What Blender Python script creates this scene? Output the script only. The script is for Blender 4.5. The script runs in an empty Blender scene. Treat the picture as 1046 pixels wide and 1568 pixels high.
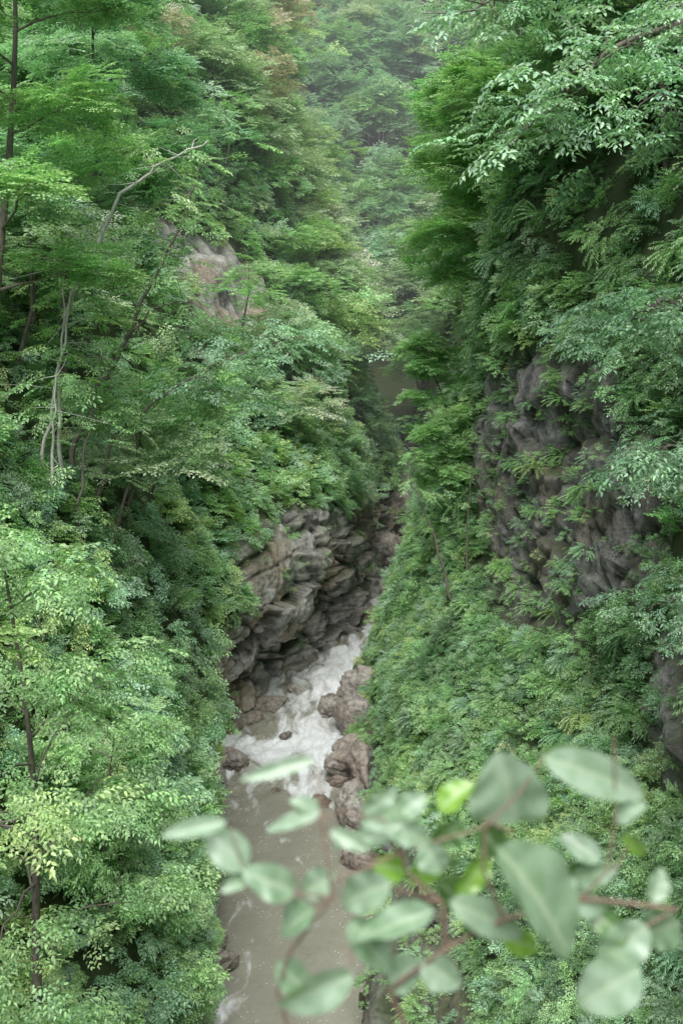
import bpy, math, numpy as np
from mathutils import Vector
rng=np.random.default_rng(11)
scene=bpy.context.scene
COL=scene.collection

# ---------------------------------------------------------------- helpers
def nrm(v):
    v=np.asarray(v,float); return v/np.maximum(np.linalg.norm(v,axis=-1,keepdims=True),1e-9)
def h3(ix,iy,iz,seed=0):
    with np.errstate(over='ignore'):
        n=(ix.astype(np.int64)*73856093)^(iy.astype(np.int64)*19349663)^(iz.astype(np.int64)*83492791)^(seed*2654435761)
        n=n&0xffffffff
        n=((n^(n>>16))*0x45d9f3b)&0xffffffff
        n=((n^(n>>16))*0x45d9f3b)&0xffffffff
        n=n^(n>>16)
    return (n&0xffffff)/float(0xffffff)
def vnoise(p,seed=0):
    i=np.floor(p); f=p-i; f=f*f*(3-2*f); i=i.astype(np.int64)
    r=0
    for dx in (0,1):
        wx=f[:,0] if dx else 1-f[:,0]
        for dy in (0,1):
            wy=f[:,1] if dy else 1-f[:,1]
            for dz in (0,1):
                wz=f[:,2] if dz else 1-f[:,2]
                r=r+wx*wy*wz*h3(i[:,0]+dx,i[:,1]+dy,i[:,2]+dz,seed)
    return r*2-1
def fbm(p,o=4,seed=0):
    r=0;a=1;s=0
    for k in range(o):
        r=r+a*vnoise(p*2**k,seed+k); s+=a; a*=.5
    return r/s
def worley(p,seed=0):
    i=np.floor(p).astype(np.int64); f1=np.full(len(p),9.);f2=np.full(len(p),9.)
    for dx in(-1,0,1):
        for dy in(-1,0,1):
            for dz in(-1,0,1):
                a,b,c=i[:,0]+dx,i[:,1]+dy,i[:,2]+dz
                q=np.stack([a+h3(a,b,c,seed+1),b+h3(a,b,c,seed+2),c+h3(a,b,c,seed+3)],1)
                d=np.linalg.norm(q-p,axis=1)
                n=d<f1
                f2=np.where(n,f1,np.minimum(f2,d)); f1=np.where(n,d,f1)
    return f1,f2
def mk_mesh(name,V,F,mat=None,smooth=False,fattr=None,vattr=None):
    V=np.asarray(V,np.float32);F=np.asarray(F,np.int32)
    me=bpy.data.meshes.new(name)
    me.vertices.add(len(V)); me.vertices.foreach_set('co',V.ravel())
    me.loops.add(F.size); me.loops.foreach_set('vertex_index',F.ravel())
    me.polygons.add(len(F)); me.polygons.foreach_set('loop_start',np.arange(len(F),dtype=np.int32)*F.shape[1])
    me.update(calc_edges=True); me.validate()
    if smooth: me.polygons.foreach_set('use_smooth',np.ones(len(me.polygons),bool))
    for nm,arr in (fattr or {}).items():
        a=me.attributes.new(nm,'FLOAT','FACE'); a.data.foreach_set('value',np.asarray(arr,np.float32))
    for nm,arr in (vattr or {}).items():
        a=me.attributes.new(nm,'FLOAT','POINT'); a.data.foreach_set('value',np.asarray(arr,np.float32))
    if mat: me.materials.append(mat)
    return me
def mk_obj(name,me,parent=None,col=None):
    o=bpy.data.objects.new(name,me); (col or COL).objects.link(o)
    if parent: o.parent=parent
    return o
def ss(a,b,x): t=np.clip((x-a)/(b-a),0,1); return t*t*(3-2*t)

# ---------------------------------------------------------------- materials
class NT:
    def __init__(s,m): s.t=m.node_tree; s.n=s.t.nodes; s.l=s.t.links
    def add(s,t,**k):
        n=s.n.new(t)
        for a,b in k.items(): setattr(n,a,b)
        return n
    def link(s,a,b): s.l.new(a,b)
    def ramp(s,src,stops):
        r=s.add('ShaderNodeValToRGB'); e=r.color_ramp.elements
        while len(e)<len(stops): e.new(.5)
        for x,(p,c) in zip(e,stops): x.position=p; x.color=(*c,1) if len(c)==3 else c
        s.link(src,r.inputs[0]); return r.outputs[0]
    def mix(s,f,a,b,mode='MIX'):
        m=s.add('ShaderNodeMix',data_type='RGBA',blend_type=mode)
        for i,v in ((0,f),(6,a),(7,b)):
            if hasattr(v,'is_linked'): s.link(v,m.inputs[i])
            else: m.inputs[i].default_value=v if i==0 else ((*v,1) if len(v)==3 else v)
        return m.outputs[2]
    def math(s,op,a,b=0.):
        m=s.add('ShaderNodeMath',operation=op)
        for i,v in ((0,a),(1,b)):
            if hasattr(v,'is_linked'): s.link(v,m.inputs[i])
            else: m.inputs[i].default_value=v
        return m.outputs[0]
    def noise(s,vec,sc,det=5,rough=.6,dist=0):
        n=s.add('ShaderNodeTexNoise'); n.inputs['Scale'].default_value=sc; n.inputs['Detail'].default_value=det
        n.inputs['Roughness'].default_value=rough; n.inputs['Distortion'].default_value=dist
        s.link(vec,n.inputs['Vector']); return n.outputs[0]
def new_mat(name):
    m=bpy.data.materials.new(name); m.use_nodes=True; k=NT(m)
    return m,k,k.n['Principled BSDF'],k.n['Material Output']

def leaf_material(name,rough=.38,trans=.32,spec=.7):
    m,k,b,out=new_mat(name)
    at=k.add('ShaderNodeAttribute',attribute_type='INSTANCER',attribute_name='tint'); c=at.outputs['Color']
    lv=k.add('ShaderNodeAttribute',attribute_type='GEOMETRY',attribute_name='lv').outputs['Fac']
    br=k.ramp(lv,[(0,(.6,.64,.62)),(.5,(1,1,1)),(.9,(1.33,1.3,1.27)),(1,(1.5,1.42,1.2))])
    c1=k.mix(1.,c,br,'MULTIPLY')
    k.link(c1,b.inputs['Base Color']); b.inputs['Roughness'].default_value=rough
    b.inputs['Specular IOR Level'].default_value=spec
    t=k.add('ShaderNodeBsdfTranslucent'); c2=k.mix(1.,c1,(1.15,1.35,.78),'MULTIPLY'); k.link(c2,t.inputs['Color'])
    ms=k.add('ShaderNodeMixShader'); ms.inputs[0].default_value=trans
    k.link(b.outputs[0],ms.inputs[1]); k.link(t.outputs[0],ms.inputs[2]); k.link(ms.outputs[0],out.inputs[0])
    return m
M_leaf=leaf_material('leaf')

def rock_material(name,c_dark,c_mid,c_lite,c_warm,moss=.5,streak=.6):
    m,k,b,out=new_mat(name)
    g=k.add('ShaderNodeNewGeometry'); pos=g.outputs['Position']
    mp=k.add('ShaderNodeMapping'); mp.inputs['Scale'].default_value=(1,1,2.6); k.link(pos,mp.inputs[0]); st=mp.outputs[0]
    mv=k.add('ShaderNodeMapping'); mv.inputs['Scale'].default_value=(1.2,1.2,.3); k.link(pos,mv.inputs[0])
    n1=k.noise(st,.9,8,.65,.4); n2=k.noise(pos,4.,8,.7); n3=k.noise(pos,.33,3,.5); n4=k.noise(st,14,6,.7); n5=k.noise(mv.outputs[0],1.,5,.6)
    base=k.ramp(n1,[(.3,c_dark),(.44,c_mid),(.6,c_lite),(.75,c_mid)])
    base=k.mix(k.ramp(n3,[(.47,(0,0,0)),(.62,(1,1,1))]),base,c_warm)
    base=k.mix(1.,base,k.ramp(n2,[(.3,(.42,.42,.42)),(.5,(1,1,1)),(.7,(1.3,1.29,1.27))]),'MULTIPLY')
    base=k.mix(1.,base,k.ramp(n5,[(.34,(streak,streak,streak)),(.46,(1,1,1))]),'MULTIPLY')
    crack=k.add('ShaderNodeAttribute',attribute_type='GEOMETRY',attribute_name='crack').outputs['Fac']
    base=k.mix(crack,base,(.035,.033,.03))
    veg=k.add('ShaderNodeAttribute',attribute_type='GEOMETRY',attribute_name='veg').outputs['Fac']
    nz=k.add('ShaderNodeSeparateXYZ'); k.link(g.outputs['Normal'],nz.inputs[0])
    up=k.ramp(k.math('ADD',nz.outputs[2],k.math('MULTIPLY',k.math('SUBTRACT',n2,.5),1.6)),[(.35,(0,0,0)),(.7,(1,1,1))])
    mf=k.math('MULTIPLY',up,moss)
    mosc=k.mix(n4,(.04,.065,.02),(.14,.2,.06))
    base=k.mix(mf,base,mosc)
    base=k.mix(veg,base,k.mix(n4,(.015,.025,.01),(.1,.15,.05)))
    sp=k.add('ShaderNodeSeparateXYZ'); k.link(pos,sp.inputs[0])
    wet=k.ramp(k.math('ADD',k.math('MULTIPLY',sp.outputs[2],.5),k.math('MULTIPLY',n2,.8)),[(.45,(.5,.46,.41)),(.95,(1,1,1))])
    base=k.mix(1.,base,wet,'MULTIPLY')
    k.link(base,b.inputs['Base Color']); b.inputs['Roughness'].default_value=.75
    bp=k.add('ShaderNodeBump'); bp.inputs['Strength'].default_value=1.; bp.inputs['Distance'].default_value=.16
    hh=k.math('ADD',k.math('MULTIPLY',n2,1.),k.math('MULTIPLY',n4,.5)); k.link(hh,bp.inputs['Height']); k.link(bp.outputs[0],b.inputs['Normal'])
    return m
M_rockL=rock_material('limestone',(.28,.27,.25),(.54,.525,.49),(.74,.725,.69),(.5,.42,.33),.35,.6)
M_rockR=rock_material('shaded_limestone',(.13,.13,.126),(.26,.257,.248),(.44,.435,.42),(.25,.225,.19),.55,.5)  # darker copy of limestone; the right wall's shade is put into its colour
M_boul=rock_material('river_boulder',(.28,.255,.23),(.48,.44,.4),(.66,.62,.57),(.48,.4,.34),.08,.75)

def bark_material(name,a,b_):
    m,k,b,out=new_mat(name)
    g=k.add('ShaderNodeNewGeometry'); mp=k.add('ShaderNodeMapping'); mp.inputs['Scale'].default_value=(6,6,1.5)
    k.link(g.outputs['Position'],mp.inputs[0]); n=k.noise(mp.outputs[0],3,6,.7)
    k.link(k.ramp(n,[(.3,a),(.65,b_)]),b.inputs['Base Color']); b.inputs['Roughness'].default_value=.85
    bp=k.add('ShaderNodeBump'); bp.inputs['Distance'].default_value=.02; k.link(n,bp.inputs['Height']); k.link(bp.outputs[0],b.inputs['Normal'])
    return m
M_bark=bark_material('bark',(.07,.06,.05),(.26,.23,.19))
M_pale=bark_material('pale_bark',(.4,.38,.35),(.78,.76,.7))
M_twig=bark_material('twig_bark',(.14,.1,.075),(.34,.24,.18))

# ---------------------------------------------------------------- leaves / clumps
def leaves(P,D,N,L,W,fold=.22,droop=.18):
    D=nrm(D); S=nrm(np.cross(N,D)); N=np.cross(D,S); L=L[:,None];W=W[:,None]
    V=np.empty((len(P),6,3))
    V[:,0]=P; V[:,3]=P+D*L-N*droop*L
    V[:,1]=P+D*.3*L+S*W*.5+N*fold*W; V[:,5]=P+D*.3*L-S*W*.5+N*fold*W
    V[:,2]=P+D*.68*L+S*W*.36+N*(fold*.7*W-droop*.5*L); V[:,4]=P+D*.68*L-S*W*.36+N*(fold*.7*W-droop*.5*L)
    o=np.arange(len(P))[:,None]*6
    F=np.stack([o+np.array([0,3,2,1]),o+np.array([0,5,4,3])],1).reshape(-1,4)
    return V.reshape(-1,3),F
def spray(r,L=.7,leaf=.08,wr=.55,kind='alt',droop=.25,jit=.3):
    """flat leafy twig along +X, face up +Z"""
    P=[];D=[];tw=[]
    def rachis(o,ang,ln,step,la,n0=0):
        c,s=math.cos(ang),math.sin(ang); k=0; x=step*.6
        while x<ln:
            pr=np.array([o[0]+c*x,o[1]+s*x,0])
            for sg in ((1,-1) if kind=='pinn' else ((1,) if k%2 else (-1,))):
                a=ang+sg*la*(.85+.3*r.random()); P.append(pr); D.append((math.cos(a),math.sin(a),r.normal(0,.12)))
            k+=1; x+=step*(.8+.4*r.random())
        P.append(np.array([o[0]+c*ln,o[1]+s*ln,0])); D.append((c,s,0)); tw.append((o[0],o[1],o[0]+c*ln,o[1]+s*ln))
    if kind=='frond':
        kind='pinn'; rachis((0,0),0,L,leaf*.28,1.2)
    else:
        st=leaf*(.6 if kind=='alt' else .45)
        rachis((0,0),0,L,st,.9 if kind=='alt' else 1.15)
        x=L*.12;k=0
        while x<L*.85:
            sg=1 if k%2 else -1
            rachis((x,0),sg*(.75+.3*r.random()),(L-x)*.5+.1,st,.9 if kind=='alt' else 1.15)
            x+=leaf*(1.1 if kind=='alt' else 1.5); k+=1
    P=np.array(P);D=np.array(D,float)
    P[:,2]-=droop*(P[:,0]**2+P[:,1]**2)/L
    P+=r.normal(0,.012,P.shape)
    D[:,2]-=2*droop*P[:,0]/L*.6
    n=len(P); N=np.array([0,0,1.])+r.normal(0,jit,(n,3))
    Ls=leaf*(.7+.6*r.random(n)); return P,D,N,Ls,Ls*wr*(.85+.3*r.random(n)),tw
def frame(ax,up):
    ax=nrm(ax); s=nrm(np.cross(up,ax)); n=np.cross(ax,s); return np.stack([ax,s,n],1)
def clump(name,r,ns,L,leaf,wr,kind,col,flat=.7,droop=.25,zlo=-.2,inner=.35):
    VV=[];DD=[];NN=[];LL=[];WW=[]
    for i in range(ns):
        while True:
            d=r.normal(0,1,3); d/=np.linalg.norm(d)
            if d[2]>zlo: break
        p,D,N,Ls,Ws,_=spray(r,L*(.75+.5*r.random()),leaf,wr,kind,droop)
        ax=np.array([d[0],d[1],d[2]*.45-.02]); R=frame(ax,np.array([0,0,1.])+.45*d+r.normal(0,.22,3))
        o=d*np.array([1,1,flat])*(inner+(.75-inner)*r.random()**.6)
        VV.append(p@R.T+o);DD.append(D@R.T);NN.append(N@R.T);LL.append(Ls);WW.append(Ws)
    V,F=leaves(np.concatenate(VV),np.concatenate(DD),np.concatenate(NN),np.concatenate(LL),np.concatenate(WW))
    n=len(V)//6; me=mk_mesh(name,V,F,M_leaf,fattr={'lv':np.repeat(r.random(n)**1.1,2)})
    return mk_obj(name,me,col=col)
def tube(pts,rad,sides=6,V=None,F=None):
    pts=np.asarray(pts,float); n=len(pts); T=nrm(np.gradient(pts,axis=0)); o=len(V)
    for i in range(n):
        a=np.cross(T[i],[0.31,.95,.1]); a/=max(np.linalg.norm(a),1e-6); b=np.cross(T[i],a)
        for j in range(sides):
            q=2*math.pi*j/sides; V.append(pts[i]+rad[i]*(a*math.cos(q)+b*math.sin(q)))
    for i in range(n-1):
        for j in range(sides):
            k=(j+1)%sides; F.append((o+i*sides+j,o+i*sides+k,o+(i+1)*sides+k,o+(i+1)*sides+j))
C_cl=bpy.data.collections.new('foliage_clumps')
r2=np.random.default_rng(3)
clump('clump_00',r2,26,.62,.12,.56,'alt',C_cl)
clump('clump_01',r2,22,.66,.135,.5,'alt',C_cl,.6)
clump('clump_02',r2,27,.6,.105,.6,'alt',C_cl,.85,.35)
clump('clump_03',r2,20,.7,.14,.3,'pinn',C_cl,.6,.35)
clump('clump_04',r2,21,.62,.12,.34,'pinn',C_cl,.75,.3)
clump('clump_05',r2,30,.5,.09,.64,'alt',C_cl,.8,.2)
clump('clump_06',r2,42,.8,.17,.24,'frond',C_cl,.6,.55,-.1)
clump('clump_07',r2,16,.75,.1,.55,'alt',C_cl,.5,.2)
C_sp=bpy.data.collections.new('leafy_twigs')
def sprayobj(name,*a,**k):
    p,D,N,Ls,Ws,tw=spray(r2,*a,**k); V,F=leaves(p,D,N,Ls,Ws); n=len(V)//6
    me=mk_mesh(name,V,F,M_leaf,fattr={'lv':np.repeat(r2.random(n),2)})
    mk_obj(name,me,col=C_sp)
sprayobj('twig_00',.9,.12,.52,'alt',.25,.25)
sprayobj('twig_01',1.0,.13,.46,'alt',.32,.3)
sprayobj('twig_02',.8,.10,.6,'alt',.2,.3)
sprayobj('twig_03',1.0,.13,.3,'pinn',.35,.2)
sprayobj('twig_04',.9,.12,.34,'pinn',.25,.25)

def inst_group(coll):
    g=bpy.data.node_groups.new('scatter_'+coll.name,'GeometryNodeTree')
    g.interface.new_socket('Geometry',in_out='INPUT',socket_type='NodeSocketGeometry')
    g.interface.new_socket('Geometry',in_out='OUTPUT',socket_type='NodeSocketGeometry')
    N=g.nodes;Lk=g.links
    i=N.new('NodeGroupInput');o=N.new('NodeGroupOutput')
    ci=N.new('GeometryNodeCollectionInfo'); ci.inputs[0].default_value=coll; ci.inputs[1].default_value=True; ci.inputs[2].default_value=True
    ip=N.new('GeometryNodeInstanceOnPoints'); ip.inputs['Pick Instance'].default_value=True
    def at(nm,t):
        a=N.new('GeometryNodeInputNamedAttribute'); a.data_type=t; a.inputs[0].default_value=nm; return a.outputs[0]
    er=N.new('FunctionNodeEulerToRotation'); Lk.new(at('rot','FLOAT_VECTOR'),er.inputs[0])
    Lk.new(i.outputs[0],ip.inputs['Points']); Lk.new(ci.outputs[0],ip.inputs['Instance'])
    Lk.new(at('idx','INT'),ip.inputs['Instance Index']); Lk.new(er.outputs[0],ip.inputs['Rotation'])
    Lk.new(at('scl','FLOAT_VECTOR'),ip.inputs['Scale']); Lk.new(ip.outputs[0],o.inputs[0])
    return g
G_cl=inst_group(C_cl); G_sp=inst_group(C_sp)
class Pts:
    def __init__(s): s.p=[];s.r=[];s.s=[];s.i=[];s.t=[]
    def add(s,p,r,sc,i,t):
        # vegetation is only planted in the part of the valley that can be seen from the overlook
        if abs(p[0])>.44*p[1]+6 or p[2]>25+.36*p[1]+8: return
        s.p.append(p);s.r.append(r);s.s.append(sc if hasattr(sc,'__len__') else (sc,sc,sc));s.i.append(i);s.t.append(t)
    def obj(s,name,group,parent=None):
        me=bpy.data.meshes.new(name); me.vertices.add(len(s.p)); me.vertices.foreach_set('co',np.array(s.p,np.float32).ravel())
        for nm,d,ty,pr in (('rot',s.r,'FLOAT_VECTOR','vector'),('scl',s.s,'FLOAT_VECTOR','vector'),('tint',np.clip(s.t,.01,.64),'FLOAT_VECTOR','vector'),('idx',s.i,'INT','value')):
            a=me.attributes.new(nm,ty,'POINT'); a.data.foreach_set(pr,np.array(d,np.int32 if ty=='INT' else np.float32).ravel())
        o=mk_obj(name,me,parent); md=o.modifiers.new('scatter','NODES'); md.node_group=group
        return o
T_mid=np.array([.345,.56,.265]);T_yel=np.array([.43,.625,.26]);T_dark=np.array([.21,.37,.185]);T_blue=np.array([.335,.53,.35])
T_pale=np.array([.48,.63,.42]);T_brown=np.array([.56,.53,.41])  # pale green; on distant trees it puts haze into the leaf colour
def tint(kind,r=rng,j=.18):
    c={'mid':T_mid,'yel':T_yel,'dark':T_dark,'blue':T_blue,'pale':T_pale,'brown':T_brown}[kind]
    return c*(1+r.normal(0,j))*(1+r.normal(0,.04,3))

# ---------------------------------------------------------------- gorge walls
yk=[-40,10,24,31,38,46,54,60,64,67.5,75,85,97,120,145,175]
LP={-40:[(-3,-2),(-4,2),(-5,5),(-7,8),(-9,11),(-14,18),(-22,28),(-34,42),(-60,70)],
10:[(-3,-2),(-4,2),(-5,5),(-7,8),(-9,11),(-14,18),(-22,28),(-34,42),(-60,70)],
24:[(-4.1,-2),(-4.6,2),(-5.3,5),(-6.6,8),(-8.4,11),(-12,18),(-20,28),(-32,42),(-60,70)],
31:[(-4.5,-2),(-4.8,2),(-5.4,5),(-6.4,8.5),(-8.4,13),(-11,19),(-18,28),(-30,42),(-60,70)],
38:[(-5.5,-2),(-5.7,2),(-6,5),(-7,9),(-8.5,13.5),(-10,18),(-16,26),(-28,40),(-60,70)],
46:[(-6.2,-2),(-6.4,2),(-6.5,5),(-6.9,8.5),(-8.3,13),(-11,18),(-16,26),(-27,40),(-58,70)],
54:[(-5.9,-2),(-7.8,1.5),(-7.8,3.4),(-4.8,6),(-5.2,10),(-10,15.5),(-15,25),(-25,40),(-55,70)],
60:[(-3.5,-2),(-5.2,2),(-5.3,3.7),(-3.0,6.5),(-3.5,11.5),(-9,16.5),(-14.5,26),(-24,40),(-52,68)],
64:[(-1.7,-2),(-2.2,2),(-2.1,5),(-1.6,8),(-2.2,12),(-7,17),(-14,27),(-22,40),(-50,66)],
67.5:[(.6,-2),(-.1,2),(-.3,4.5),(.3,7.5),(-.8,12),(-6,18),(-13,28),(-20,40),(-45,64)],
75:[(1.6,-2),(1.3,2.5),(1.1,6),(.9,9),(-.2,13),(-5,19),(-12.5,29),(-19,42),(-42,64)],
85:[(3.4,-2),(3.2,3),(2.9,6),(2.3,9),(.8,13),(-4,21),(-10,32),(-16,45),(-38,68)],
97:[(4.9,-2),(4.6,3),(4.2,6),(3.6,9),(1.8,14),(-2,23),(-7,35),(-12,48),(-34,72)],
120:[(7,-2),(6.7,3),(6,7),(5,11),(1,18),(-3,28),(-6,40),(-10,54),(-30,82)],
145:[(5,-2),(4,3),(1,7),(-2,11),(-8,18),(-12,28),(-16,40),(-22,56),(-42,84)],
175:[(-6,-2),(-8,3),(-11,7),(-15,11),(-20,18),(-25,28),(-30,40),(-38,56),(-62,84)]}
RP={-40:[(2,-2),(4,2),(6,5),(8,8),(10,12),(12,18),(14,28),(20,40),(45,66)],
10:[(1.9,-2),(2.9,2),(4.3,5),(6.2,8),(8,12),(9,18),(10,28),(17,40),(45,66)],
24:[(1.3,-2),(1.9,1.5),(3.2,4),(5.7,7),(8.5,10.5),(10,18),(11,27),(18,40),(45,66)],
31:[(1.1,-2),(1.6,1.5),(2.9,4),(5.2,7),(8.4,10.5),(10.2,18),(11.2,26),(17,38),(44,66)],
38:[(1.6,-2),(2.1,1.5),(2.9,4),(5,7.5),(8.4,11),(9.2,18),(9.8,24),(15,36),(42,66)],
46:[(.4,-2),(1.1,1.5),(2.3,4),(4.5,8.),(7.,11.5),(7.7,18),(8.3,24.5),(13,36),(40,66)],
54:[(.7,-2),(1.3,1.5),(2.7,4),(4.6,8),(6.5,12.5),(7.3,19),(8.3,28),(12,38),(38,66)],
60:[(.7,-2),(1.4,1.5),(2.8,4),(4.4,8),(6,13),(7.6,19),(9.4,28),(13,40),(38,68)],
64:[(1.8,-2),(2.4,1.5),(3.6,4),(4.8,8),(6.4,13),(8.3,19),(10,28),(14,41),(38,68)],
67.5:[(3,-2),(3.4,1.5),(4.4,4),(5.6,8),(7.4,13.5),(9.2,20),(11,30),(15,42),(38,70)],
75:[(3.7,-2),(4,2),(5,5),(6.4,9),(8.2,14),(10,21),(12,31),(16,44),(38,71)],
85:[(5.3,-2),(5.6,3),(6.6,6),(8,10),(10,15),(11.6,23),(13,33),(17,46),(40,74)],
97:[(7.2,-2),(7.6,3),(8.6,6),(9.8,11),(11.5,16),(13,25),(14.6,36),(19,50),(42,77)],
120:[(9.4,-2),(9.8,3),(10.4,8),(11.5,12),(13.5,20),(15,30),(17.5,42),(24,56),(46,82)],
145:[(9,-2),(10,3),(11,8),(12,13),(14,21),(17,31),(21,43),(29,58),(50,84)],
175:[(4,-2),(6,3),(9,8),(12,13),(17,21),(22,31),(28,43),(36,58),(60,84)]}
def veg_left(P):
    Y,Z=P[:,1],P[:,2]; n=fbm(P*.35,3,50)*2.2
    top=np.interp(Y,[0,24,31,45,51,54,60,66,74,80,90,110],[2,2,3.6,5,8,10.8,12,11.5,10,8,8,6])
    v=ss(-.6,.6,Z-top+n)
    patch=np.exp(-((Y-77)/9)**2-((Z-26)/4.5)**2)
    return np.clip(v-ss(.4,.55,patch+n*.12),0,1)
def veg_right(P):
    Y,Z=P[:,1],P[:,2]; n=fbm(P*.35,3,60)*2.
    top=np.interp(Y,[0,24,31,40,50,60,70,90],[4,5.5,4.6,2.6,2.4,2.4,4,5])
    v=ss(-.6,.6,Z-top+n)
    cl=np.clip(1-np.abs(Y-42)/13.5,0,1)**.5*np.clip(1-np.abs(Z-17)/7.2,0,1)**.5
    c2=np.exp(-((Y-26)/5)**2-((Z-14)/3)**2)
    return np.clip(v-ss(.36,.5,cl+n*.11)-ss(.5,.7,c2+n*.1),0,1)
def cat(K,t):
    n=K.shape[0]; i=np.clip(np.floor(t).astype(int),0,n-2); f=(t-i)[:,None,None]
    p0=K[np.clip(i-1,0,n-1)];p1=K[i];p2=K[i+1];p3=K[np.clip(i+2,0,n-1)]
    return .5*((2*p1)+(-p0+p2)*f+(2*p0-5*p1+4*p2-p3)*f**2+(-p0+3*p1-3*p2+p3)*f**3)
def blocks(P,lh,bl,seed,tilt=.25,wob=.5):
    """jointed, bedded limestone: random offset per block + groove at joints"""
    z=(P[:,2]+tilt*P[:,1]*.5+wob*fbm(P*.4,3,seed))/lh; li=np.floor(z); fz=z-li
    y=(P[:,1]+P[:,0]*.6+wob*fbm(P*.6,3,seed+1)+.5*P[:,2]+2*h3(li,li*0,li*0,seed+2)*bl)/bl; bi=np.floor(y); fy=y-bi
    r=h3(li,bi,bi*0,seed+3)
    g=np.minimum(np.minimum(fz,1-fz)*lh,np.minimum(fy,1-fy)*bl*.8)
    return r-.5,1-ss(0,.13,g),fz
def wall(name,prof,sign,mat,vegf,seed,bulge,B1,B2,tilt,big,amp):
    ys=np.concatenate([np.arange(-40,24,.8),np.arange(24,76,.10),np.arange(76,112,.25),np.arange(112,175.1,1.)])
    K=np.array([prof[y] for y in yk],float)
    KK=np.stack([np.stack([np.interp(ys,yk,K[:,c,d]) for c in range(9)]) for d in (0,1)],2)
    ts=np.concatenate([np.arange(0,5,1/48),np.arange(5,6,1/20),np.arange(6,8.001,1/14)])
    G=cat(KK,ts)
    nt,ny=G.shape[:2]
    Q=np.empty((ny,nt,3)); Q[...,0]=G[...,0].T; Q[...,2]=G[...,1].T; Q[...,1]=ys[:,None]
    du=np.gradient(Q,axis=0);dv=np.gradient(Q,axis=1); N=nrm(np.cross(du,dv))
    if (N[...,0].mean()*sign)>0: N=-N
    P=Q.reshape(-1,3); N=N.reshape(-1,3); veg=vegf(P); rk=1-veg
    wp=P+np.stack([fbm(P*.5,3,seed+5),fbm(P*.5,3,seed+6),fbm(P*.5,3,seed+7)],1)*.9
    f1,f2=worley(wp*np.array([.26,.26,.2]),seed)
    e1=1-ss(0,.08,f2-f1)
    b1,g1,z1=blocks(P,*B1,seed+20,tilt,1.); b2,g2,z2=blocks(P,*B2,seed+30,tilt,.7); b3,g3,z3=blocks(P,.42,.9,seed+40,tilt,.45)
    var=.4+.9*ss(-.3,.4,fbm(P*.25,2,seed+50))
    d=fbm(P*.1,3,seed+2)*.9+(.7-f1)*(bulge*rk+.4)-e1*.5*rk+rk*amp*(b1*.9+var*(b2*.36+b3*.14-g2*.07+(z2-.5)*.16)-g1*.18+(z1-.5)*.35)+fbm(P*1.1,4,seed+3)*big+fbm(P*6,3,seed+4)*.06
    P2=P+N*d[:,None]*(.35+.65*ss(-2.2,1.2,P[:,2]))[:,None]
    idx=np.arange(ny*nt).reshape(ny,nt)
    F=np.stack([idx[:-1,:-1],idx[1:,:-1],idx[1:,1:],idx[:-1,1:]],-1).reshape(-1,4)
    if sign<0: F=F[:,::-1]
    crack=np.clip(e1*.8+g1*.6+var*(g2*.3+g3*.1),0,1)*rk*.85
    me=mk_mesh(name,P2,F,mat,False,vattr={'crack':crack,'veg':veg}); mk_obj(name,me)
    A=np.linalg.norm(np.cross(du,dv),axis=-1).ravel()
    return P2,N,veg,A
LW=wall('gorge_wall_rock',LP,-1,M_rockL,veg_left,100,1.2,(2.2,3.6),(.8,2.2),.2,.26,1.)
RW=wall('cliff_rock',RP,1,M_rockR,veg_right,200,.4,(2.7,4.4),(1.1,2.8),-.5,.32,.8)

def farh(X,Y): 
    P=np.stack([X*.02,Y*.02,X*0],-1).reshape(-1,3)
    return (Y-150)*1.0+fbm(P,3,9).reshape(X.shape)*14+np.abs(X-5)*.25
xs=np.arange(-190,190.1,4);ysf=np.arange(150,330,4.); XX,YY=np.meshgrid(xs,ysf); ZZ=farh(XX,YY)
V=np.stack([XX,YY,ZZ],-1).reshape(-1,3); idx=np.arange(len(V)).reshape(XX.shape)
F=np.stack([idx[:-1,:-1],idx[:-1,1:],idx[1:,1:],idx[1:,:-1]],-1).reshape(-1,4)
one=np.ones(len(V)); mk_obj('far_hill',mk_mesh('far_hill',V,F,M_rockR,True,vattr={'veg':one,'crack':one*0}))
gs=3000; mk_obj('ground',mk_mesh('ground',[(-gs,-gs,-4),(gs,-gs,-4),(gs,gs,-4),(-gs,gs,-4)],[(0,1,2,3)],M_rockR,vattr={'veg':np.ones(4),'crack':np.zeros(4)}))

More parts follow.
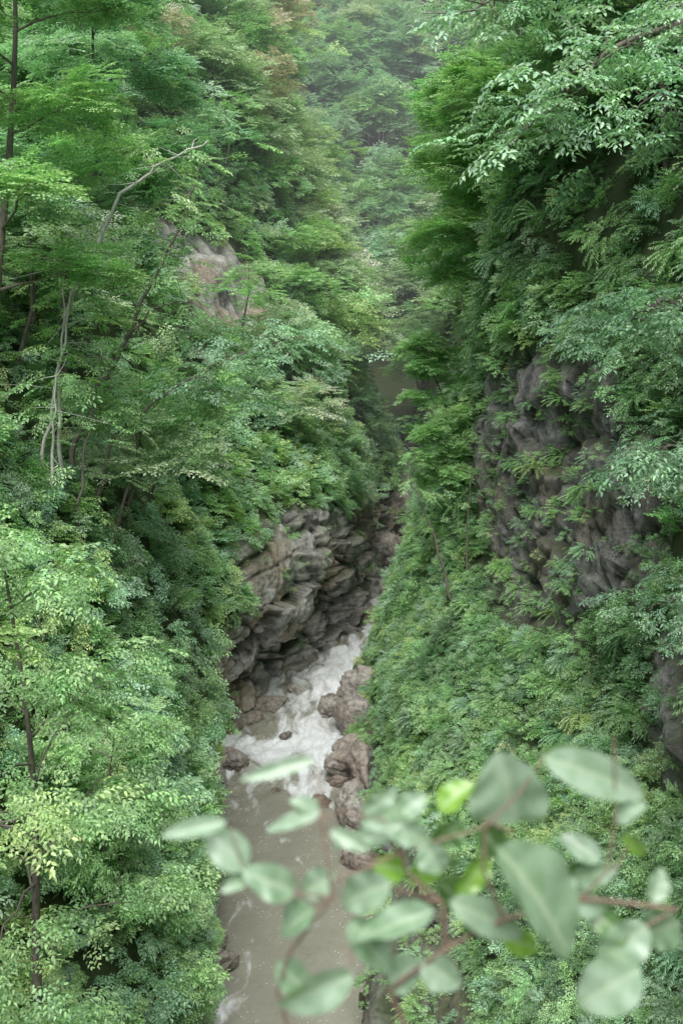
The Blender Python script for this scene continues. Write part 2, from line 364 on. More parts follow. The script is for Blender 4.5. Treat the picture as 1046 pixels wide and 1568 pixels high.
# ---------------------------------------------------------------- river
def river():
    ys=np.concatenate([np.arange(-40,28,.8),np.arange(28,72,.08),np.arange(72,120,.3),np.arange(120,178,2.)])
    nu=150; u=np.linspace(0,1,nu); yl=[-40,31,38,46,54,60,64,67.5,75,85,97,120,145,178]
    xl=np.interp(ys,yl,[-6,-6,-7,-8,-9.4,-7.5,-4.5,-2,-.5,1,3,4,2,-12])
    xr=np.interp(ys,yl,[4,3,3.3,2.5,3,3,4,5,6,7,9,12,12,8])
    X=xl[:,None]+(xr-xl)[:,None]*u; Y=np.repeat(ys[:,None],nu,1)
    P=np.stack([X,Y,X*0],-1).reshape(-1,3)
    y=P[:,1];x=P[:,0]
    lift=np.interp(y,[0,48,52,55,57,59,61,64,67,75,90,120],[0,0,.12,.22,.5,.6,.95,1.1,1.4,1.6,1.9,2.4])
    w=np.array([1,.5,1])
    rough=ss(44,51,y)*(1-.5*ss(66,74,y))
    wx=x+fbm(P*.5,2,77)*.8; Pw=np.stack([wx,y,x*0],1)
    rid=1-np.abs(fbm(Pw*w*1.5,4,31))*2.2; rid2=1-np.abs(fbm(Pw*w*3.4,3,36))*2.2
    z=lift+rough*(fbm(Pw*w*.9,4,30)*.34+rid*.15+rid2*.06)+fbm(P*np.array([1.4,.8,1]),3,32)*.035+fbm(P*5,2,33)*.012
    n=fbm(Pw*np.array([1.9,.6,1]),5,35)
    foam=rough*.38
    for cx,cy,rx,ry,a in ((-3.2,52.8,2.8,1.4,.8),(-1.2,53.8,1.7,1.8,.8),(-2.2,56.2,1.6,1.3,.55),(-.8,60,1.4,3,.9),(.4,63.8,1.3,2.6,.9),(1.9,69,1.2,3,.6),(2.7,76,1.1,4,.4),(-3.6,50,2.4,1.6,.5),(-2.2,48.2,2.2,1.2,.4),(-4.6,46.5,1.2,.9,.32),(-3,44.6,1.8,1,.26),(-4.3,31,.35,1.5,.9)):
        foam=foam+a*np.exp(-((x-cx)/rx)**2-((y-cy)/ry)**2)
    foam=np.clip(ss(.25,1.2,foam+n*1.1+rid*.14*rough),0,1)
    P[:,2]=z
    idx=np.arange(len(P)).reshape(X.shape)
    F=np.stack([idx[:-1,:-1],idx[:-1,1:],idx[1:,1:],idx[1:,:-1]],-1).reshape(-1,4)
    m,k,b,out=new_mat('river_water')
    g=k.add('ShaderNodeNewGeometry').outputs['Position']
    fo=k.add('ShaderNodeAttribute',attribute_type='GEOMETRY',attribute_name='foam').outputs['Fac']
    mp=k.add('ShaderNodeMapping'); mp.inputs['Scale'].default_value=(1,.45,1); k.link(g,mp.inputs[0])
    n1=k.noise(mp.outputs[0],4.,7,.75,1.); n2=k.noise(g,.5,3,.5); n3=k.noise(g,9,3,.6)
    wat=k.mix(n2,(.21,.215,.17),(.33,.325,.265))
    ff=k.ramp(k.math('ADD',fo,k.math('MULTIPLY',k.math('SUBTRACT',n1,.49),k.math('MULTIPLY',fo,2.4))),[(.08,(0,0,0)),(.45,(.45,.45,.45)),(1,(1,1,1))])
    vo=k.add('ShaderNodeTexVoronoi'); vo.inputs['Scale'].default_value=5; k.link(g,vo.inputs['Vector'])
    sp=k.math('MULTIPLY',k.math('LESS_THAN',vo.outputs['Distance'],.14),k.math('GREATER_THAN',n2,.5))
    ff=k.math('MAXIMUM',ff,k.math('MULTIPLY',sp,.5))
    k.link(k.mix(ff,wat,(.76,.8,.81)),b.inputs['Base Color'])
    k.link(k.math('ADD',k.math('MULTIPLY',ff,.5),.08),b.inputs['Roughness'])
    bp=k.add('ShaderNodeBump'); bp.inputs['Strength'].default_value=.8; bp.inputs['Distance'].default_value=.12
    k.link(k.math('ADD',k.noise(mp.outputs[0],2.6,5,.65),k.math('MULTIPLY',n3,.3)),bp.inputs['Height']); k.link(bp.outputs[0],b.inputs['Normal'])
    mk_obj('river_water',mk_mesh('river_water',P,F,m,True,vattr={'foam':foam}))
river()

# ---------------------------------------------------------------- boulders
import bmesh
def boulder(c,s,seed,mat=M_boul,name='boulder',sub=5):
    bm=bmesh.new(); bmesh.ops.create_icosphere(bm,subdivisions=sub,radius=1)
    V=np.array([v.co[:] for v in bm.verts]); F=np.array([[v.index for v in f.verts] for f in bm.faces]); bm.free()
    r=np.random.default_rng(seed); d=np.ones(len(V))
    for _ in range(16):
        n=nrm(r.normal(0,1,3)); c0=.66+.26*r.random(); dp=V@n; d=np.where(dp>1e-3,np.minimum(d,c0/np.maximum(dp,1e-3)),d)
    f1,f2=worley(V*1.6+seed*2.3,seed)
    d=d*(1+fbm(V*1.6+seed,4,seed)*.28+fbm(V*6+seed,3,seed)*.08-(1-ss(0,.12,f2-f1))*.08)
    V=V*d[:,None]*np.array(s)*1.15
    me=mk_mesh(name,V,F,mat,False,vattr={'veg':np.zeros(len(V)),'crack':(1-ss(0,.12,f2-f1))*.4})
    o=mk_obj(name,me); o.location=c; o.rotation_euler=(0,0,seed*1.3)
for i,(c,s) in enumerate([((-.75,57.3,.7),(1.0,.9,.75)),((4.4,86,3.2),(1.3,1.6,1.5)),((5.4,96,5),(1.9,1.4,1.5)),((3.4,79,1.9),(1.1,1.5,1.5)),
    ((-2.7,44.6,-.05),(.8,.35,.18)),((-3.4,48,-.0),(.5,.35,.2)),((-1.0,47,.0),(.6,.5,.35)),((-3.2,54.2,.35),(.4,.3,.2)),
    ((.7,50.5,.7),(.9,1.8,1.1)),((.8,54,1.2),(.8,1.8,1.5)),((1.4,58,1.3),(.9,1.9,1.8)),((.4,46,.5),(.7,1.8,.9)),((1.6,41,.4),(.6,1.8,.9)),
    ((2.3,62,1.4),(.8,1.8,1.6)),((-4.3,58.2,.6),(1.2,.8,.6)),((-5.3,56.3,.4),(.9,.7,.5)),((-6.8,46,1.),(.8,2,1.3)),((-6.1,40,.8),(.6,2,1.1)),((2.0,35,.5),(.6,1.6,.8)),((2.2,30,.6),(.8,1.6,1.)),((-5.2,33.5,.3),(.5,1.4,.7)),
    ((.1,52.3,.4),(.5,.8,.5)),((-.1,48.6,.2),(.4,.7,.4)),((.5,43.6,.2),(.5,.9,.4)),((-6,51,.4),(.6,.9,.6)),((3.0,71,1.8),(.6,.9,.9)),((-2.9,59.6,.9),(.5,.5,.4)),((3.6,66,2.4),(.9,1.4,1.6)),
    ((1.2,48.5,1.2),(.9,2.,1.3)),((1.9,55.8,2.2),(.9,2.2,1.6)),((.3,56,.7),(.4,.6,.6)),((1.1,44,.8),(.8,1.6,1.1))]):
    boulder(c,s,i+1)

# ---------------------------------------------------------------- slope shrubs
def pick(w,p,n): 
    cs=np.cumsum(p); return np.searchsorted(cs,rng.random(n)*cs[-1])
def shrubs(name,W,n,kinds,tf,ymin,ymax,smin,smax,zmax=60,zmin=.8,vlo=.4):
    P,N,veg,A=W; m=(P[:,1]>ymin)&(P[:,1]<ymax)&(P[:,2]<zmax)&(P[:,2]>zmin)
    w=A*m*ss(vlo,.9,veg)
    pt=Pts()
    for i in pick(W,w,n):
        lowf=.55+.45*ss(2,7,P[i,2])
        s=(smin+(smax-smin)*rng.random())*(.7+.006*P[i,1])*lowf
        p=P[i]+N[i]*(.1+.3*rng.random())*s
        pt.add(p,(rng.normal(0,.25),rng.normal(0,.25)+.35*N[i,0],rng.choice([0,.7,-.7,.3,3.3,2.6])*(1 if rng.random()<.6 else 0)),(s,s,s*(.7+.4*rng.random())),kinds[rng.integers(len(kinds))],tf(p))
    pt.obj(name,G_cl)
def mixt(p,opts,seed):
    n=fbm(np.array([p])*.22,2,seed)[0]*.9+.5+rng.normal(0,.18); n=min(max(n,0),.999); return tint(opts[int(n*len(opts))])
tl=lambda p:mixt(p,['dark','blue','mid','mid','blue','yel','mid'],70)
tr=lambda p:mixt(p,['dark','mid','blue','mid','mid','blue','yel','mid'],80)
shrubs('hillside_shrubs',LW,2300,[0,1,2,3,4,5,0,2],tl,14,112,.7,1.3)
shrubs('ledge_shrubs',LW,400,[0,2,5,4],tl,50,76,.6,1.0,zmax=20,zmin=9)
shrubs('bank_shrubs',LW,850,[0,2,1,4],tl,15,37,.55,.95,zmax=21,zmin=2.)
shrubs('cliff_shrubs',RW,1750,[0,2,3,4,5,5,6],tr,14,112,.5,.95,vlo=.5)
shrubs('bank_ferns',RW,2300,[5,2,0,6,4,5],tr,19,74,.4,.72,zmax=14.5,zmin=2.,vlo=.6)
shrubs('cliff_top_ferns',RW,650,[5,2,0,6,4],lambda p:mixt(p,['dark','dark','mid'],81),19,56,.5,.9,zmax=34,zmin=14.,vlo=.5)
def tufts(name,W,n,tf,ymin,ymax,zmin=2.5,s1=.28):
    P,N,veg,A=W; m=(P[:,1]>ymin)&(P[:,1]<ymax)&(P[:,2]>zmin)&(veg<.3)&(N[:,2]>-.1); pt=Pts()
    for i in pick(W,A*m*1.,n):
        s=.15+s1*rng.random(); pt.add(P[i]+N[i]*.05,(0,0,rng.random()*6),s,[5,6,3,7][rng.integers(4)],tf(P[i]))
    pt.obj(name,G_cl)
tufts('rock_plants',LW,120,tl,24,90); tufts('cliff_plants',RW,330,tr,24,60,1.5,.4)

# ---------------------------------------------------------------- forest mass
def crown(pt,c,r,h,n,kinds,tk,s0,cone=False):
    for _ in range(n):
        d=rng.normal(0,1,3); d/=np.linalg.norm(d); d[2]=abs(d[2])*1.1-.45 if not cone else d[2]
        if cone:
            t=rng.random()**.8; a=rng.random()*6.28; rr=r*(1-t)*(.5+.5*rng.random())
            p=c+np.array([math.cos(a)*rr,math.sin(a)*rr,(t-.5)*2*h]); s=s0*(.5+.6*(1-t))
        else:
            k=.55+.5*rng.random(); p=c+d*np.array([r,r,h])*k; s=s0*(.7+.6*rng.random())
        pt.add(p,(rng.normal(0,.2),rng.normal(0,.2),rng.random()*6.28),(s,s,s*(.6+.25*rng.random())),kinds[rng.integers(len(kinds))],tint(tk,j=.12))
TV=[];TF=[]
def mass(W,n,ymin,ymax,zmin,zmax,tf,hh,pt,skip=None):
    P,N,veg,A=W; m=(P[:,1]>ymin)&(P[:,1]<ymax)&(P[:,2]>zmin)&(P[:,2]<zmax)&(veg>.5)
    if skip is not None: m&=~skip(P)
    for i in pick(W,A*m*1.,n):
        p=P[i]; h=hh*(.7+.6*rng.random()); r=h*(.3+.12*rng.random()); q=p+np.array([N[i,0]*1.2,N[i,1],h*.62])
        far=p[1]>90
        crown(pt,q,r,h*.42,9,[0,1,2,3,4,5,7] if not far else [0,1,2,5],tf(p),1.25 if not far else 1.7)
        tube([p,p+(q-p)*.5+rng.normal(0,.15,3),q,q+np.array([0,0,h*.25])],[h*.014,h*.011,h*.008,.02],5,TV,TF)
def fl(p):
    n=fbm(np.array([p])*.11,2,90)[0]+rng.normal(0,.12)
    if p[1]>60 and p[2]>32 and p[0]<-6: 
        if n>-.02 and rng.random()<.45: return 'brown'
    if p[1]>85: return 'pale' if rng.random()<.6 else ('yel' if rng.random()<.3 else 'mid')  # farther crowns get the paler tint, haze painted into the leaves
    return ['blue','mid','mid','pale','mid','blue'][int(min(max((n+.5)*6,0),5.9))]
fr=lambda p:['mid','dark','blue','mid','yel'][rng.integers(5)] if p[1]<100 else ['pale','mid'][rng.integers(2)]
pt=Pts()
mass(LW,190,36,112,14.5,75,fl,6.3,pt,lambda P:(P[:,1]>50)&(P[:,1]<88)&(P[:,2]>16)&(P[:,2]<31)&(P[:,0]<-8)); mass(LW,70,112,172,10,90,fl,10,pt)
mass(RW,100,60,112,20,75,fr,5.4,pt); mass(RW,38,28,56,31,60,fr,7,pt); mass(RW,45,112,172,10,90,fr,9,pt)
pt.obj('hillside_forest',G_cl)
pf=Pts()
for _ in range(340):
    y=160+130*rng.random()**1.2; x=5+rng.normal(0,1)*.11*y; z=float(farh(np.array([[x]]),np.array([[y]]))[0,0]); con=rng.random()<.35
    h=10+8*rng.random(); c=np.array([x,y,z+h*.6])
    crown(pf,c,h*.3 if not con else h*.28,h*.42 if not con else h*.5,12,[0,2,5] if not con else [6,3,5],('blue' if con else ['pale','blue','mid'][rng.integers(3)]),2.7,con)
    tube([(x,y,z),(x,y,z+h*.5),(x,y,z+h)],[.22,.16,.03],5,TV,TF)
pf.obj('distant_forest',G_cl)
mk_obj('forest_trunks',mk_mesh('forest_trunks',np.array(TV),np.array(TF),M_bark,True))

# ---------------------------------------------------------------- individual trees
def tree(name,base,h,lean,cr,cf,nl,tk,mode='clump',kinds=(0,1,2),bark=M_bark,r0=None,s0=.8,dens=1.,nsub=4):
    base=np.array(base,float);lean=np.array(lean,float);V=[];F=[];pt=Pts();r0=r0 or h*.010
    n=12; ph=rng.random(2)*6
    tr_=[base+np.array([0,0,h*t])+lean*t**1.4+np.array([math.sin(t*5+ph[0]),math.cos(t*4+ph[1]),0])*.03*h*t for t in np.linspace(0,1,n)]
    tube(tr_,[r0*(1-.85*t) for t in np.linspace(0,1,n)],8,V,F); tr_=np.array(tr_)
    def foli(p,d,k):
        if mode=='clump':
            for _ in range(max(1,int(round(k*dens)))):
                s=s0*(.65+.6*rng.random()); pt.add(p+rng.normal(0,.28,3)*s0,(rng.normal(0,.2),rng.normal(0,.2),rng.random()*6.28),(s,s,s*.62),kinds[rng.integers(len(kinds))],tint(tk,j=.1))
        else:
            for _ in range(int(round(k*dens))):
                a=math.atan2(d[1],d[0])+rng.normal(0,.7); s=s0*(.65+.6*rng.random())
                pt.add(p+rng.normal(0,.22,3)*np.array([1,1,.7]),(rng.normal(0,.25),rng.normal(.12,.25),a),s,kinds[rng.integers(len(kinds))],tint(tk,j=.12))
    for i in range(nl):
        u=(i+.5)/nl; t=cf+(1-cf)*u; p0=np.array([np.interp(t,np.linspace(0,1,n),tr_[:,k]) for k in range(3)])
        a=i*2.4+rng.normal(0,.3); ln=cr*(1-.55*u**1.5)*(.75+.4*rng.random()); d=nrm(np.array([math.cos(a),math.sin(a),.25+.5*u+.1*rng.normal()]))
        S=np.linspace(0,1,6); L=np.array([p0+d*ln*s+np.array([0,0,-.16*ln*s*s])+rng.normal(0,.02*ln,3)*(s>0) for s in S])
        rl=r0*.33*(1-.5*u); tube(L,[rl*(1-.85*s) for s in S],5,V,F)
        for j in range(nsub):
            s=.3+.7*(j+.7)/nsub; q=np.array([np.interp(s,S,L[:,k]) for k in range(3)])
            dd=nrm(d+rng.normal(0,.55,3)*np.array([1,1,.4])); e=q+dd*ln*.28*rng.uniform(.6,1.2)
            tube([q,(q+e)/2+rng.normal(0,.03,3),e],[rl*.35,rl*.22,.006],4,V,F); foli(e,dd,2); foli((q+e)/2,dd,1)
        foli(L[-1],d,2)
    foli(tr_[-1],np.array([1,0,.3]),4)
    root=bpy.data.objects.new(name,None); COL.objects.link(root); root.empty_display_size=.5
    mk_obj('trunk_and_limbs',mk_mesh('trunk_and_limbs',np.array(V),np.array(F),bark,True),root)
    pt.obj('crown',G_cl if mode=='clump' else G_sp,root)
def branchy(name,lines,tk,kinds=(0,1,2),bark=M_bark,s0=.9,per=9,start=.25,spread=.5):
    V=[];F=[];pt=Pts()
    for (pts,r0,fol) in lines:
        pts=np.array(pts,float); m=len(pts); T=np.linspace(0,m-1,m*5); C=np.stack([np.interp(T,np.arange(m),pts[:,k]) for k in range(3)],1)
        C[1:-1]+=rng.normal(0,.04,C[1:-1].shape); L=np.linalg.norm(np.diff(pts,axis=0),axis=1).sum()
        tube(C,[r0*(1-.8*t) for t in np.linspace(0,1,len(C))],7,V,F)
        if not fol: continue
        for _ in range(int(L*per*fol)):
            t=start+(1-start)*rng.random()**.8; x=t*(len(C)-1); i=min(int(x),len(C)-2); p=C[i]+(C[i+1]-C[i])*(x-i); d=nrm(C[i+1]-C[i])
            sd=rng.normal(0,spread,3)*np.array([1,1,.6]); q=p+sd
            if rng.random()<.35: tube([p,(p+q)/2+rng.normal(0,.04,3),q],[.016,.011,.005],4,V,F)
            a=math.atan2(sd[1]+d[1]*.3,sd[0]+d[0]*.3)+rng.normal(0,.4); s=s0*(.6+.6*rng.random())
            pt.add(q,(rng.normal(0,.25),rng.normal(.15,.25),a),s,kinds[rng.integers(len(kinds))],tint(tk,j=.12))
    root=bpy.data.objects.new(name,None); COL.objects.link(root)
    mk_obj('limbs',mk_mesh('limbs',np.array(V),np.array(F),bark,True),root)
    if pt.p: pt.obj('leaves',G_sp,root)

# left bank, near
tree('hazel_tree',(-6.5,19,8),12.5,(.2,0,0),3.1,.3,16,'mid','spray',(0,1,2),s0=.85,dens=2.2)
tree('hazel_tree',(-6.5,25,3.5),10.5,(.4,0,0),2.1,.2,14,'mid','spray',(1,3,4),s0=.9,dens=2.)
tree('willow_tree',(-6.3,17.5,1.5),9.5,(.2,0,0),2.3,.25,14,'mid','spray',(3,4,1),s0=.85,dens=2.2)
tree('maple_tree',(-7.8,14,8),17,(1.0,0,0),2.7,.5,13,'yel','spray',(0,2),s0=.8,dens=1.9)
tree('ash_tree',(-7.2,32,4),8,(.4,0,0),1.8,.15,12,'blue','spray',(3,4),s0=1.,dens=1.9)
tree('beech_tree',(-11.5,33,19),19,(2.2,0,0),5,.3,14,'mid','clump',(0,1,2,4),s0=1.05,dens=.55)
tree('beech_tree',(-12,44,20),18,(2.,0,0),5,.3,14,'blue','clump',(0,1,2),s0=1.2,dens=.5)
# left, slender trunks standing on the ledge
branchy('birch_tree',[([(-9.9,35.4,16.5),(-9.6,35.6,19.4),(-8.6,36,21.8),(-7.7,36.5,23.5),(-6.6,37,25.8),(-5.6,37.4,27.6),(-5,37.5,29.5)],.12,1.2),
    ([(-7.7,36.5,23.5),(-6.6,36.4,24.6),(-5.2,36.2,24.9)],.05,1.2)],'mid',(0,2,4),M_bark,1.,4,.45,1.0)
branchy('birch_tree',[([(-9.9,34.6,16.5),(-9.6,34.2,20.2),(-9.3,34,23),(-9,34,26)],.1,1.),([(-9.1,33.8,24.3),(-7.8,33.6,26.6),(-7,33.4,28.2),(-5.5,33.4,29.2),(-4.2,33.6,29.8)],.09,1.1)],'mid',(2,4),M_pale,1.,3.2,.3,.8)
branchy('birch_tree',[([(-10.5,34,15.5),(-10.3,33.4,18.3),(-9.5,33.4,21.5),(-8.8,33.5,24.6),(-8.5,34,27)],.09,.8)],'yel',(0,2),M_pale,.9,3.5,.45,.9)
branchy('birch_tree',[([(-9.9,33.2,13.5),(-9.8,32.6,17.2),(-9.3,32.4,20.3),(-9.,32.2,22.6)],.1,.9)],'mid',(0,2),M_pale,.9,3.5,.6,.8)
branchy('birch_tree',[([(-8.9,33.6,14.5),(-8.9,33.4,18),(-8.3,33.4,21),(-7.6,33.6,24)],.07,.9)],'mid',(0,2),M_bark,.9,3.5,.6,.8)
branchy('alder_tree',[([(-9,35.5,17),(-8,35.6,20.3),(-5.9,36.3,21.9),(-3.3,36.8,23.1),(-1.7,37,23.6)],.09,2.2),([(-5.9,36.3,21.9),(-4.5,37,21.6),(-3,37.8,21.4)],.04,2)],'blue',(1,4,2),M_bark,1.05,5,.4,.75)
# right side
tree('maple_tree',(8.8,54,22),13,(-1.8,0,0),4.2,.2,16,'mid','clump',(0,1,2,4),s0=1.1,dens=.75)
tree('beech_tree',(9.8,46,28),12,(-1.4,0,0),4.2,.15,14,'mid','clump',(1,3,4),s0=1.05,dens=.75)
tree('beech_tree',(11,36,29),12,(-2,0,0),4.2,.15,14,'dark','clump',(1,3,4,0),s0=1.,dens=.75)
tree('maple_tree',(8.4,63,22),14,(-1.8,0,0),4.0,.2,16,'mid','clump',(0,2,5),s0=1.2,dens=.65)
tree('elm_tree',(7.2,58,12.5),10,(-2.5,0,0),2.3,.4,11,'mid','clump',(5,2,0),s0=.75,dens=.5)
tree('ash_tree',(6.2,53,11.5),7,(-1.4,0,0),1.8,.4,9,'mid','clump',(5,2),s0=.7,dens=.5)
branchy('leaning_ash_tree',[([(5.6,48,9.5),(5,48.2,12),(4.2,48.5,14.5),(3.2,48.8,16.6)],.09,.8),([(6.3,49,11),(6.2,49,14),(6.4,49,17)],.07,.8)],'mid',(3,2),M_bark,.8,3,.6,.6)
branchy('overhanging_linden_tree',[([(9.5,20,25),(8,18.5,28.5),(6,17.6,29.6),(4.2,17.2,28.8),(2.6,16.8,27.3)],.10,2.2),([(6,17.6,29.6),(4.8,17.8,30.4),(3,18,30.2),(2.2,18,29.6)],.05,2.2),([(6,17.6,29.6),(5.4,16.8,28.6),(4.3,16.5,27.6)],.04,2.2)],'blue',(0,1),M_bark,.8,8,.25,.5)
branchy('cliff_ash_tree',[([(9.5,21,21),(7.5,20,24.5),(6,19.4,25),(4.9,19,24.2)],.07,2.),([(9.2,20,20),(7.2,19.5,22.2),(6.1,19,22.2),(5.5,18.8,21.7)],.05,1.6),([(9,21,17.5),(7.4,20.5,19),(6.4,20.2,18.6)],.04,1.8)],'blue',(3,4,1),M_bark,.8,7,.3,.4)

# ---------------------------------------------------------------- overlook and foreground shrub
def outcrop():
    bm=bmesh.new(); bmesh.ops.create_cube(bm,size=1); bmesh.ops.subdivide_edges(bm,edges=bm.edges[:],cuts=40,use_grid_fill=True)
    V=np.array([v.co[:] for v in bm.verts]); F=np.array([[v.index for v in f.verts] for f in bm.faces]); bm.free()
    V=V*np.array([13,9,26])+np.array([4.5,-4.1,10.3])
    V=V+np.stack([fbm(V*.6,4,41),fbm(V*.6,4,42),fbm(V*.9,4,43)*.35],1)*.5
    mk_obj('overlook_rock',mk_mesh('overlook_rock',V,F,M_rockR,False,vattr={'veg':np.zeros(len(V)),'crack':np.zeros(len(V))}))
outcrop()
def fg_leaf_mat(name,c1,c2):
    m,k,b,out=new_mat(name)
    u=k.add('ShaderNodeAttribute',attribute_type='GEOMETRY',attribute_name='vein').outputs['Fac']
    g=k.add('ShaderNodeNewGeometry'); n=k.noise(g.outputs['Position'],60,4,.6)
    c=k.mix(k.ramp(n,[(.35,(0,0,0)),(.65,(1,1,1))]),c1,c2); c=k.mix(k.math('MULTIPLY',u,.5),c,(.55,.66,.45))
    k.link(c,b.inputs['Base Color']); b.inputs['Roughness'].default_value=.33; b.inputs['Specular IOR Level'].default_value=.9
    t=k.add('ShaderNodeBsdfTranslucent'); k.link(k.mix(1.,c,(1.2,1.4,.4),'MULTIPLY'),t.inputs['Color'])
    ms=k.add('ShaderNodeMixShader'); ms.inputs[0].default_value=.22; k.link(b.outputs[0],ms.inputs[1]); k.link(t.outputs[0],ms.inputs[2]); k.link(ms.outputs[0],out.inputs[0])
    return m
M_fl=fg_leaf_mat('shrub_leaf',(.27,.41,.26),(.4,.54,.4)); M_fb=fg_leaf_mat('young_shrub_leaf',(.2,.42,.05),(.28,.5,.08)); M_fd=fg_leaf_mat('shaded_shrub_leaf',(.09,.19,.06),(.14,.27,.09)); M_fm=fg_leaf_mat('mid_shrub_leaf',(.2,.33,.19),(.3,.44,.29))  # shaded copy has in-shrub shade put into its green; mid copy is moderately darker
def fg():
    root=bpy.data.objects.new('foreground_shrub',None); COL.objects.link(root)
    O=np.array([0,.83,24.55]); r=np.random.default_rng(5)
    def leaf(b,t,w,dep=0.,kind=0):
        b=np.array([b[0],dep,b[1]])*.001+O; t=np.array([t[0],dep+r.normal(0,12),t[1]])*.001+O; w*=.001*1.14
        D=t-b; L=np.linalg.norm(D); D/=L; up=nrm(np.array([r.normal(0,.4),-.8,.6])); S=nrm(np.cross(up,D)); N=np.cross(D,S)
        nu,nv=21,11; V=[];F=[];vn=[]
        fold=.25+.35*r.random(); bend=.05+.2*r.random(); tw=r.normal(0,.35); wa=.5+r.random()
        for i in range(nu):
            u=i/(nu-1); hw=w*.5*(max(math.sin(math.pi*u**.92),0)**.62)*(1.08-.2*u)+.0003
            ca,sa=math.cos(tw*u),math.sin(tw*u); S2=S*ca+N*sa; N2=N*ca-S*sa
            for j in range(nv):
                v=(j/(nv-1)*2-1)
                V.append(b+D*L*u+S2*hw*v+N2*(abs(v)**1.2*hw*fold+hw*.09*wa*math.sin(u*16+v*2)*abs(v))-N*bend*L*u*u); vn.append(1. if j==nv//2 else 0.)
        for i in range(nu-1):
            for j in range(nv-1): a=i*nv+j; F.append((a,a+1,a+nv+1,a+nv))
        me=mk_mesh('leaf',np.array(V),np.array(F),(M_fl,M_fb,M_fd,M_fm)[kind],True,vattr={'vein':vn})
        mk_obj('leaf',me,root)
    for L in [((162,-22),(138,48),64,20),((181,48),(280,14),34,10),((133,-12),(216,-108),60,-40,3),((-103,-10),(-161,-19),15,0),((-88,-57),(-118,-17),30,0),
        ((-25,31),(-93,20),13,40),((-42,-80),(-86,-54),28,0,3),((-83,-66),(-106,-70),14,10),((-19,-11),(-71,-28),13,20),((82,-85),(10,-114),28,-20,3),((97,-83),(175,-125),28,-10),
        ((50,-9),(77,9),22,10),((90,-15),(120,12),24,30,1),((45,-71),(-5,-100),33,0),((7,-108),(45,-151),28,0,3),((10,-142),(-60,-177),32,-30),((280,-114),(236,-151),35,0),
        ((270,-145),(215,-185),44,-20),((310,-110),(283,-140),34,0,3),((75,-30),(90,-58),26,0),((95,-40),(110,-70),22,0,3),((68,-28),(-10,-46),16,20),((150,-140),(190,-160),22,20,1),
        ((260,-40),(292,-70),11,30,1),((39,-9),(82,-34),22,0),((-25,-97),(-58,-125),30,0,3),((215,-75),(180,-95),24,10),((-5,-70),(-40,-92),24,10),((135,-60),(110,-95),22,30,1),
        ((225,-100),(262,-128),22,20,2),((-88,-57),(-125,-52),12,20,1),((100,-60),(60,-85),22,20,1),((205,-85),(245,-100),22,0),
        ((60,-10),(20,-5),20,10),((20,-15),(50,12),18,20),((110,-20),(85,-45),24,20,2),((129,-30),(150,-62),26,30,2),((160,-90),(200,-130),30,30,2),((92,-95),(120,-120),26,40,2),((-10,-30),(25,-42),14,20),
        ((-20,-15),(-45,-2),14,30),((240,-60),(205,-40),20,20),((250,-20),(272,2),16,20),((245,20),(225,38),12,20),((181,40),(240,28),26,30,2),((60,-70),(30,-60),22,20,1),((290,-104),(305,-80),20,20,3),((215,-100),(235,-80),24,40,2),((140,-112),(120,-150),26,30,2),
        ((45,-181),(75,-160),30,10),((75,-150),(110,-172),30,0),((218,-86),(250,-66),20,30,3),((-60,-160),(-30,-185),26,10,3)]:
        leaf(L[0],L[1],L[2],L[3],L[4] if len(L)>4 else 0)
    V=[];F=[]
    for S,rr in [([(300,-420,-1150),(140,-60,-400),(45,0,-181),(97,0,-137),(149,0,-108),(218,0,-86),(310,10,-104)],3.2),([(300,-420,-1150),(20,-60,-420),(-60,0,-185),(-48,0,-142),(-8,0,-86),(-16,5,-28),(-22,10,34)],2.),
        ([(97,0,-137),(92,0,-91),(60,0,-60),(39,0,-9)],2.),([(149,0,-108),(129,0,-60),(129,0,-9),(155,5,-24)],1.9),([(218,0,-86),(240,0,-60),(248,10,-10),(245,20,62)],1.3),
        ([(-8,0,-70),(60,0,-38),(129,0,-15)],1.5),([(129,-5,-12),(160,0,20),(181,10,48)],1.3),([(-8,0,-86),(-42,0,-80),(-88,0,-57),(-103,0,-10)],1.2),([(-16,5,-28),(-19,5,-11),(0,10,-5),(39,0,-9)],1.2),
        ([(60,0,-60),(82,-10,-85)],1.3),([(92,0,-91),(45,0,-75),(7,0,-108),(10,-20,-142)],1.4),([(310,10,-104),(280,0,-114),(270,-10,-145)],1.4),([(245,0,-60),(262,10,-40)],1.),([(-8,0,-86),(-25,0,-97)],1.2)]:
        P=np.array(S,float)*.001+O; m=len(P); T=np.linspace(0,m-1,m*4); C=np.stack([np.interp(T,np.arange(m),P[:,k]) for k in range(3)],1)
        tube(C,np.linspace(rr,rr*.6,len(C))*.001,8,V,F)
    mk_obj('stems',mk_mesh('stems',np.array(V),np.array(F),M_twig,True),root)
fg()

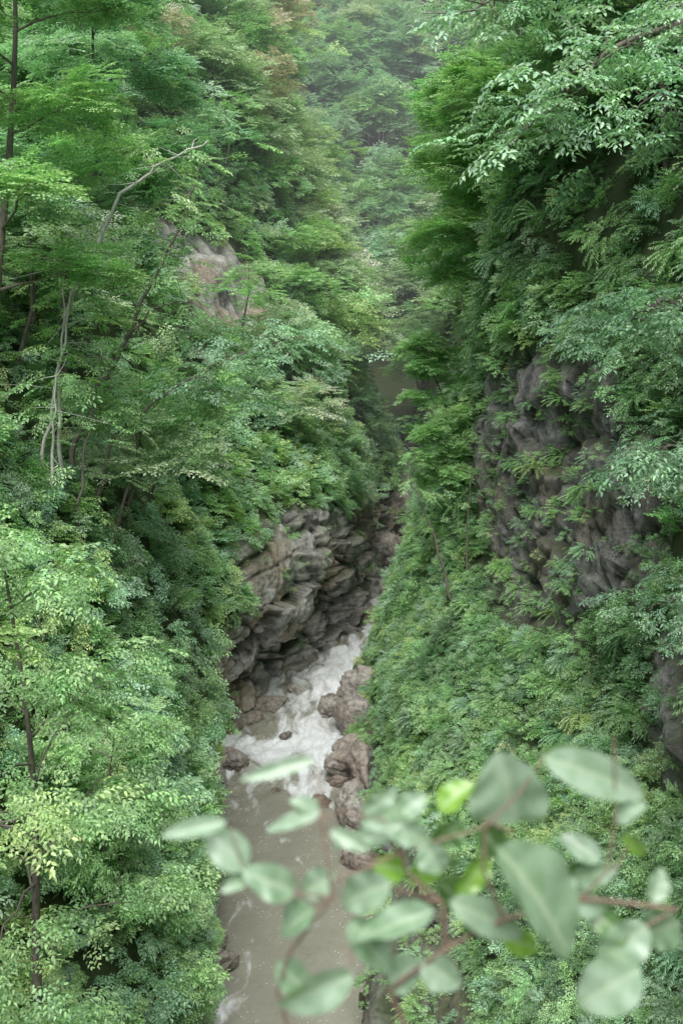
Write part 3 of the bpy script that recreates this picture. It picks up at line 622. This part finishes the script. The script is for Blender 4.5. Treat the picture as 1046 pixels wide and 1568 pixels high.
# ---------------------------------------------------------------- valley mist (real scattering volume)
m=bpy.data.materials.new('mist'); m.use_nodes=True; nt=m.node_tree; nt.nodes.clear()
vs=nt.nodes.new('ShaderNodeVolumeScatter'); vs.inputs['Density'].default_value=.0015; vs.inputs['Color'].default_value=(.92,.98,1,1); vs.inputs['Anisotropy'].default_value=.0
oo=nt.nodes.new('ShaderNodeOutputMaterial'); nt.links.new(vs.outputs[0],oo.inputs['Volume'])
a,b,c,d,e,f=-170,170,62,345,-3,175
mk_obj('valley_mist',mk_mesh('valley_mist',[(a,c,e),(b,c,e),(b,d,e),(a,d,e),(a,c,f),(b,c,f),(b,d,f),(a,d,f)],[(0,3,2,1),(4,5,6,7),(0,1,5,4),(1,2,6,5),(2,3,7,6),(3,0,4,7)],m))

# ---------------------------------------------------------------- light, sky, camera
el,az=math.radians(64),math.radians(185)
w=bpy.data.worlds.new('World'); scene.world=w; w.use_nodes=True; n=w.node_tree.nodes; bg=n['Background']
sky=n.new('ShaderNodeTexSky'); sky.sky_type='NISHITA'; sky.sun_disc=False; sky.sun_elevation=el; sky.sun_rotation=az; sky.dust_density=3.; sky.air_density=1.; sky.ozone_density=.8
w.node_tree.links.new(sky.outputs[0],bg.inputs[0]); bg.inputs[1].default_value=.15
sd=bpy.data.lights.new('sun','SUN'); sd.energy=5; sd.angle=math.radians(55); sd.color=(1,.985,.96); so=bpy.data.objects.new('sun',sd); COL.objects.link(so)
dv=Vector((math.sin(az)*math.cos(el),math.cos(az)*math.cos(el),math.sin(el))); so.rotation_euler=dv.to_track_quat('Z','Y').to_euler(); so.location=(0,0,120)
cd=bpy.data.cameras.new('camera'); cam=bpy.data.objects.new('camera',cd); COL.objects.link(cam); scene.camera=cam
cam.location=(0,0,25); cam.rotation_euler=(math.radians(90-12),0,0)
cd.sensor_fit='VERTICAL'; cd.sensor_height=36; cd.lens=35.6; cd.clip_start=.05; cd.clip_end=5000
cd.dof.use_dof=True; cd.dof.focus_distance=45; cd.dof.aperture_fstop=4.6
scene.view_settings.view_transform='Standard'; scene.view_settings.look='None'; scene.view_settings.exposure=0
